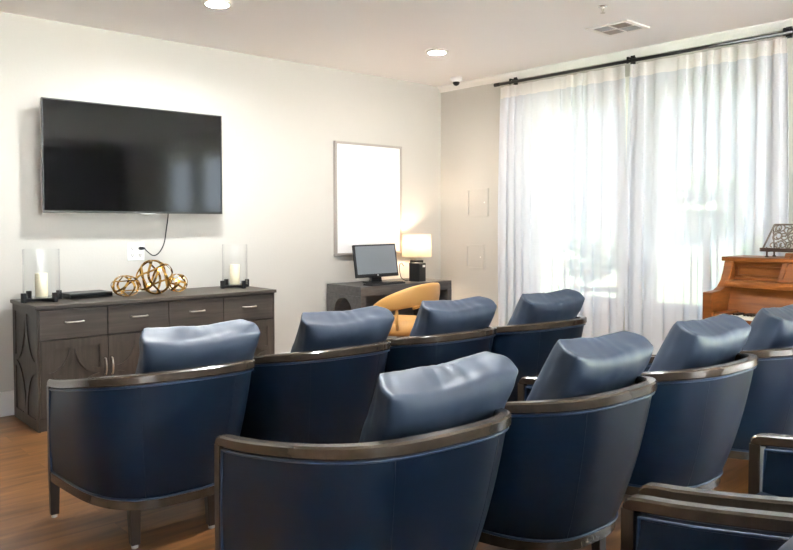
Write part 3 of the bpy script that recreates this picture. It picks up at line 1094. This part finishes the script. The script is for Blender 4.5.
CHAIRS = [
    (1.395, 3.475, -.08, 'navy barrel armchair at the left end of the front row, before the sideboard',
     'navy cushion in the front row armchair before the sideboard drawers'),
    (2.155, 3.455, -.07, 'second navy barrel armchair from the left in the front row',
     'navy cushion in the front row between the sideboard and the desk'),
    (2.915, 3.43, -.06, 'third navy barrel armchair from the left in the front row, before the tan chair',
     'navy cushion in the front row just in front of the tan desk chair'),
    (3.675, 3.36, -.05, 'navy barrel armchair at the right end of the front row, before the left curtain',
     'navy cushion in the front row seen against the sheer curtain'),
    (1.535, 2.185, -.07, 'largest navy barrel armchair in the foreground, left end of the middle row',
     'large pale lit navy cushion in the foreground, leftmost of the middle row'),
    (2.305, 2.14, -.03, 'second navy barrel armchair from the left in the middle row',
     'navy cushion second from the left in the middle row'),
    (3.10, 2.105, -.03, 'third navy barrel armchair from the left in the middle row',
     'navy cushion third from the left in the middle row, left of the piano keys'),
    (3.90, 2.06, -.03, 'navy barrel armchair at the right end of the middle row, before the piano',
     'navy cushion cut by the right edge of the photo, before the piano'),
    (1.350, 1.02, -.0, 'navy armchair at bottom right, its wooden arm rail nearest the viewer',
     'navy cushion peeking in at the bottom right corner of the photo'),
    (2.160, 1.04, -.0, 'navy armchair at lower right edge, its blue inner arm panel cut by the frame',
     None),
]
GA, GC = 'navy barrel armchairs in three rows', 'loose navy back cushions on the armchairs'
proto = make_armchair()
cush = make_cushion()
CT = math.radians(25)
CU = [((.09, -.50, .685), .0, -.01), ((.09, -.50, .69), .02, -.01), ((.09, -.50, .69), -.02, .0), ((.085, -.50, .69), .03, -.02),
      ((.125, -.50, .68), .0, -.06), ((.115, -.50, .69), .02, .02), ((.13, -.50, .69), .0, .0), ((.10, -.50, .69), .0, .01),
      ((.05, -.55, .645), .25, .0), ((.085, -.50, .69), .0, .0)]
for i, (x, y, rz, la, lc) in enumerate(CHAIRS):
    o = proto if i == 0 else copy_tree(proto)
    o.location = (x, y, 0)
    o.rotation_euler = (0, 0, rz)
    tag(o, la, 'chair', GA)
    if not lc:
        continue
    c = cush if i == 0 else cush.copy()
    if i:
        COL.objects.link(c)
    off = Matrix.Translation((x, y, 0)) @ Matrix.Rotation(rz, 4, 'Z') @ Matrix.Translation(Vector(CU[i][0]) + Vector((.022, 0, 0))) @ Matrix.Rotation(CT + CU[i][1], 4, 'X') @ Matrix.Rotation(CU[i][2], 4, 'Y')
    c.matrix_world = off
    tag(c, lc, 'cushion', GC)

# ------------------------------------------------------------------ light
w = bpy.data.worlds.new('sky')
scene.world = w
w.use_nodes = True
bg = w.node_tree.nodes['Background']
bg.inputs['Color'].default_value = (.78, .89, 1.0, 1)
bg.inputs['Strength'].default_value = 3.2
for i, (a, b, sx) in enumerate([(a, b, 1) for a, b in W]):
    ld = bpy.data.lights.new('window_portal', 'AREA')
    ld.shape = 'RECTANGLE'
    ld.size = b - a
    ld.size_y = WZ1 - SILL[i]
    ld.cycles.is_portal = True
    lo = bpy.data.objects.new('window_portal', ld)
    COL.objects.link(lo)
    lo.location = (XW + T + .01 if sx > 0 else XL - T - .01, (a + b) / 2, (SILL[i] + WZ1) / 2)
    lo.rotation_euler = Vector((-sx, 0, 0)).to_track_quat('-Z', 'Z').to_euler()

sd = bpy.data.lights.new('sun', 'SUN')  # added so light bounced off the ground brightens the room
sd.energy = 160
sd.angle = math.radians(.6)
sd.color = (1, .99, .98)
so = bpy.data.objects.new('sun', sd)
COL.objects.link(so)
so.rotation_euler = Vector((0, -.40, -.92)).to_track_quat('-Z', 'Y').to_euler()

for a, b in WF_FILL:
    ld = bpy.data.lights.new('window_portal', 'AREA')
    ld.shape = 'RECTANGLE'
    ld.size = b - a
    ld.size_y = WZ1 - FZ0
    ld.cycles.is_portal = True
    lo = bpy.data.objects.new('window_portal', ld)
    COL.objects.link(lo)
    lo.location = ((a + b) / 2, YF - T - .01, (FZ0 + WZ1) / 2)
    lo.rotation_euler = Vector((0, 1, 0)).to_track_quat('-Z', 'Z').to_euler()

# ------------------------------------------------------------------ camera
cd = bpy.data.cameras.new('camera')
cd.sensor_fit = 'HORIZONTAL'
cd.sensor_width = 36
cd.lens = 742 / 793 * 36
cd.clip_start = .05
PITCH = math.radians(2.0)
cys = 222 + 742 * math.tan(PITCH)
cd.shift_y = (cys - 275) / 793
co = bpy.data.objects.new('camera', cd)
COL.objects.link(co)
th = math.radians(48.3)
fwd = Vector((math.cos(th) * math.cos(PITCH), math.sin(th) * math.cos(PITCH), -math.sin(PITCH)))
co.location = (0, 0, 1.326)
co.rotation_euler = fwd.to_track_quat('-Z', 'Y').to_euler()
scene.camera = co

scene.view_settings.view_transform = 'Standard'
scene.view_settings.look = 'None'
scene.view_settings.exposure = 1.7
scene.view_settings.gamma = 1
scene.view_settings.use_curve_mapping = False
scene.cycles.use_denoising = True
scene.cycles.max_bounces = 10
scene.cycles.diffuse_bounces = 5
scene.cycles.transparent_max_bounces = 16
scene.cycles.sample_clamp_indirect = 8
scene.cycles.caustics_reflective = False
scene.cycles.caustics_refractive = False
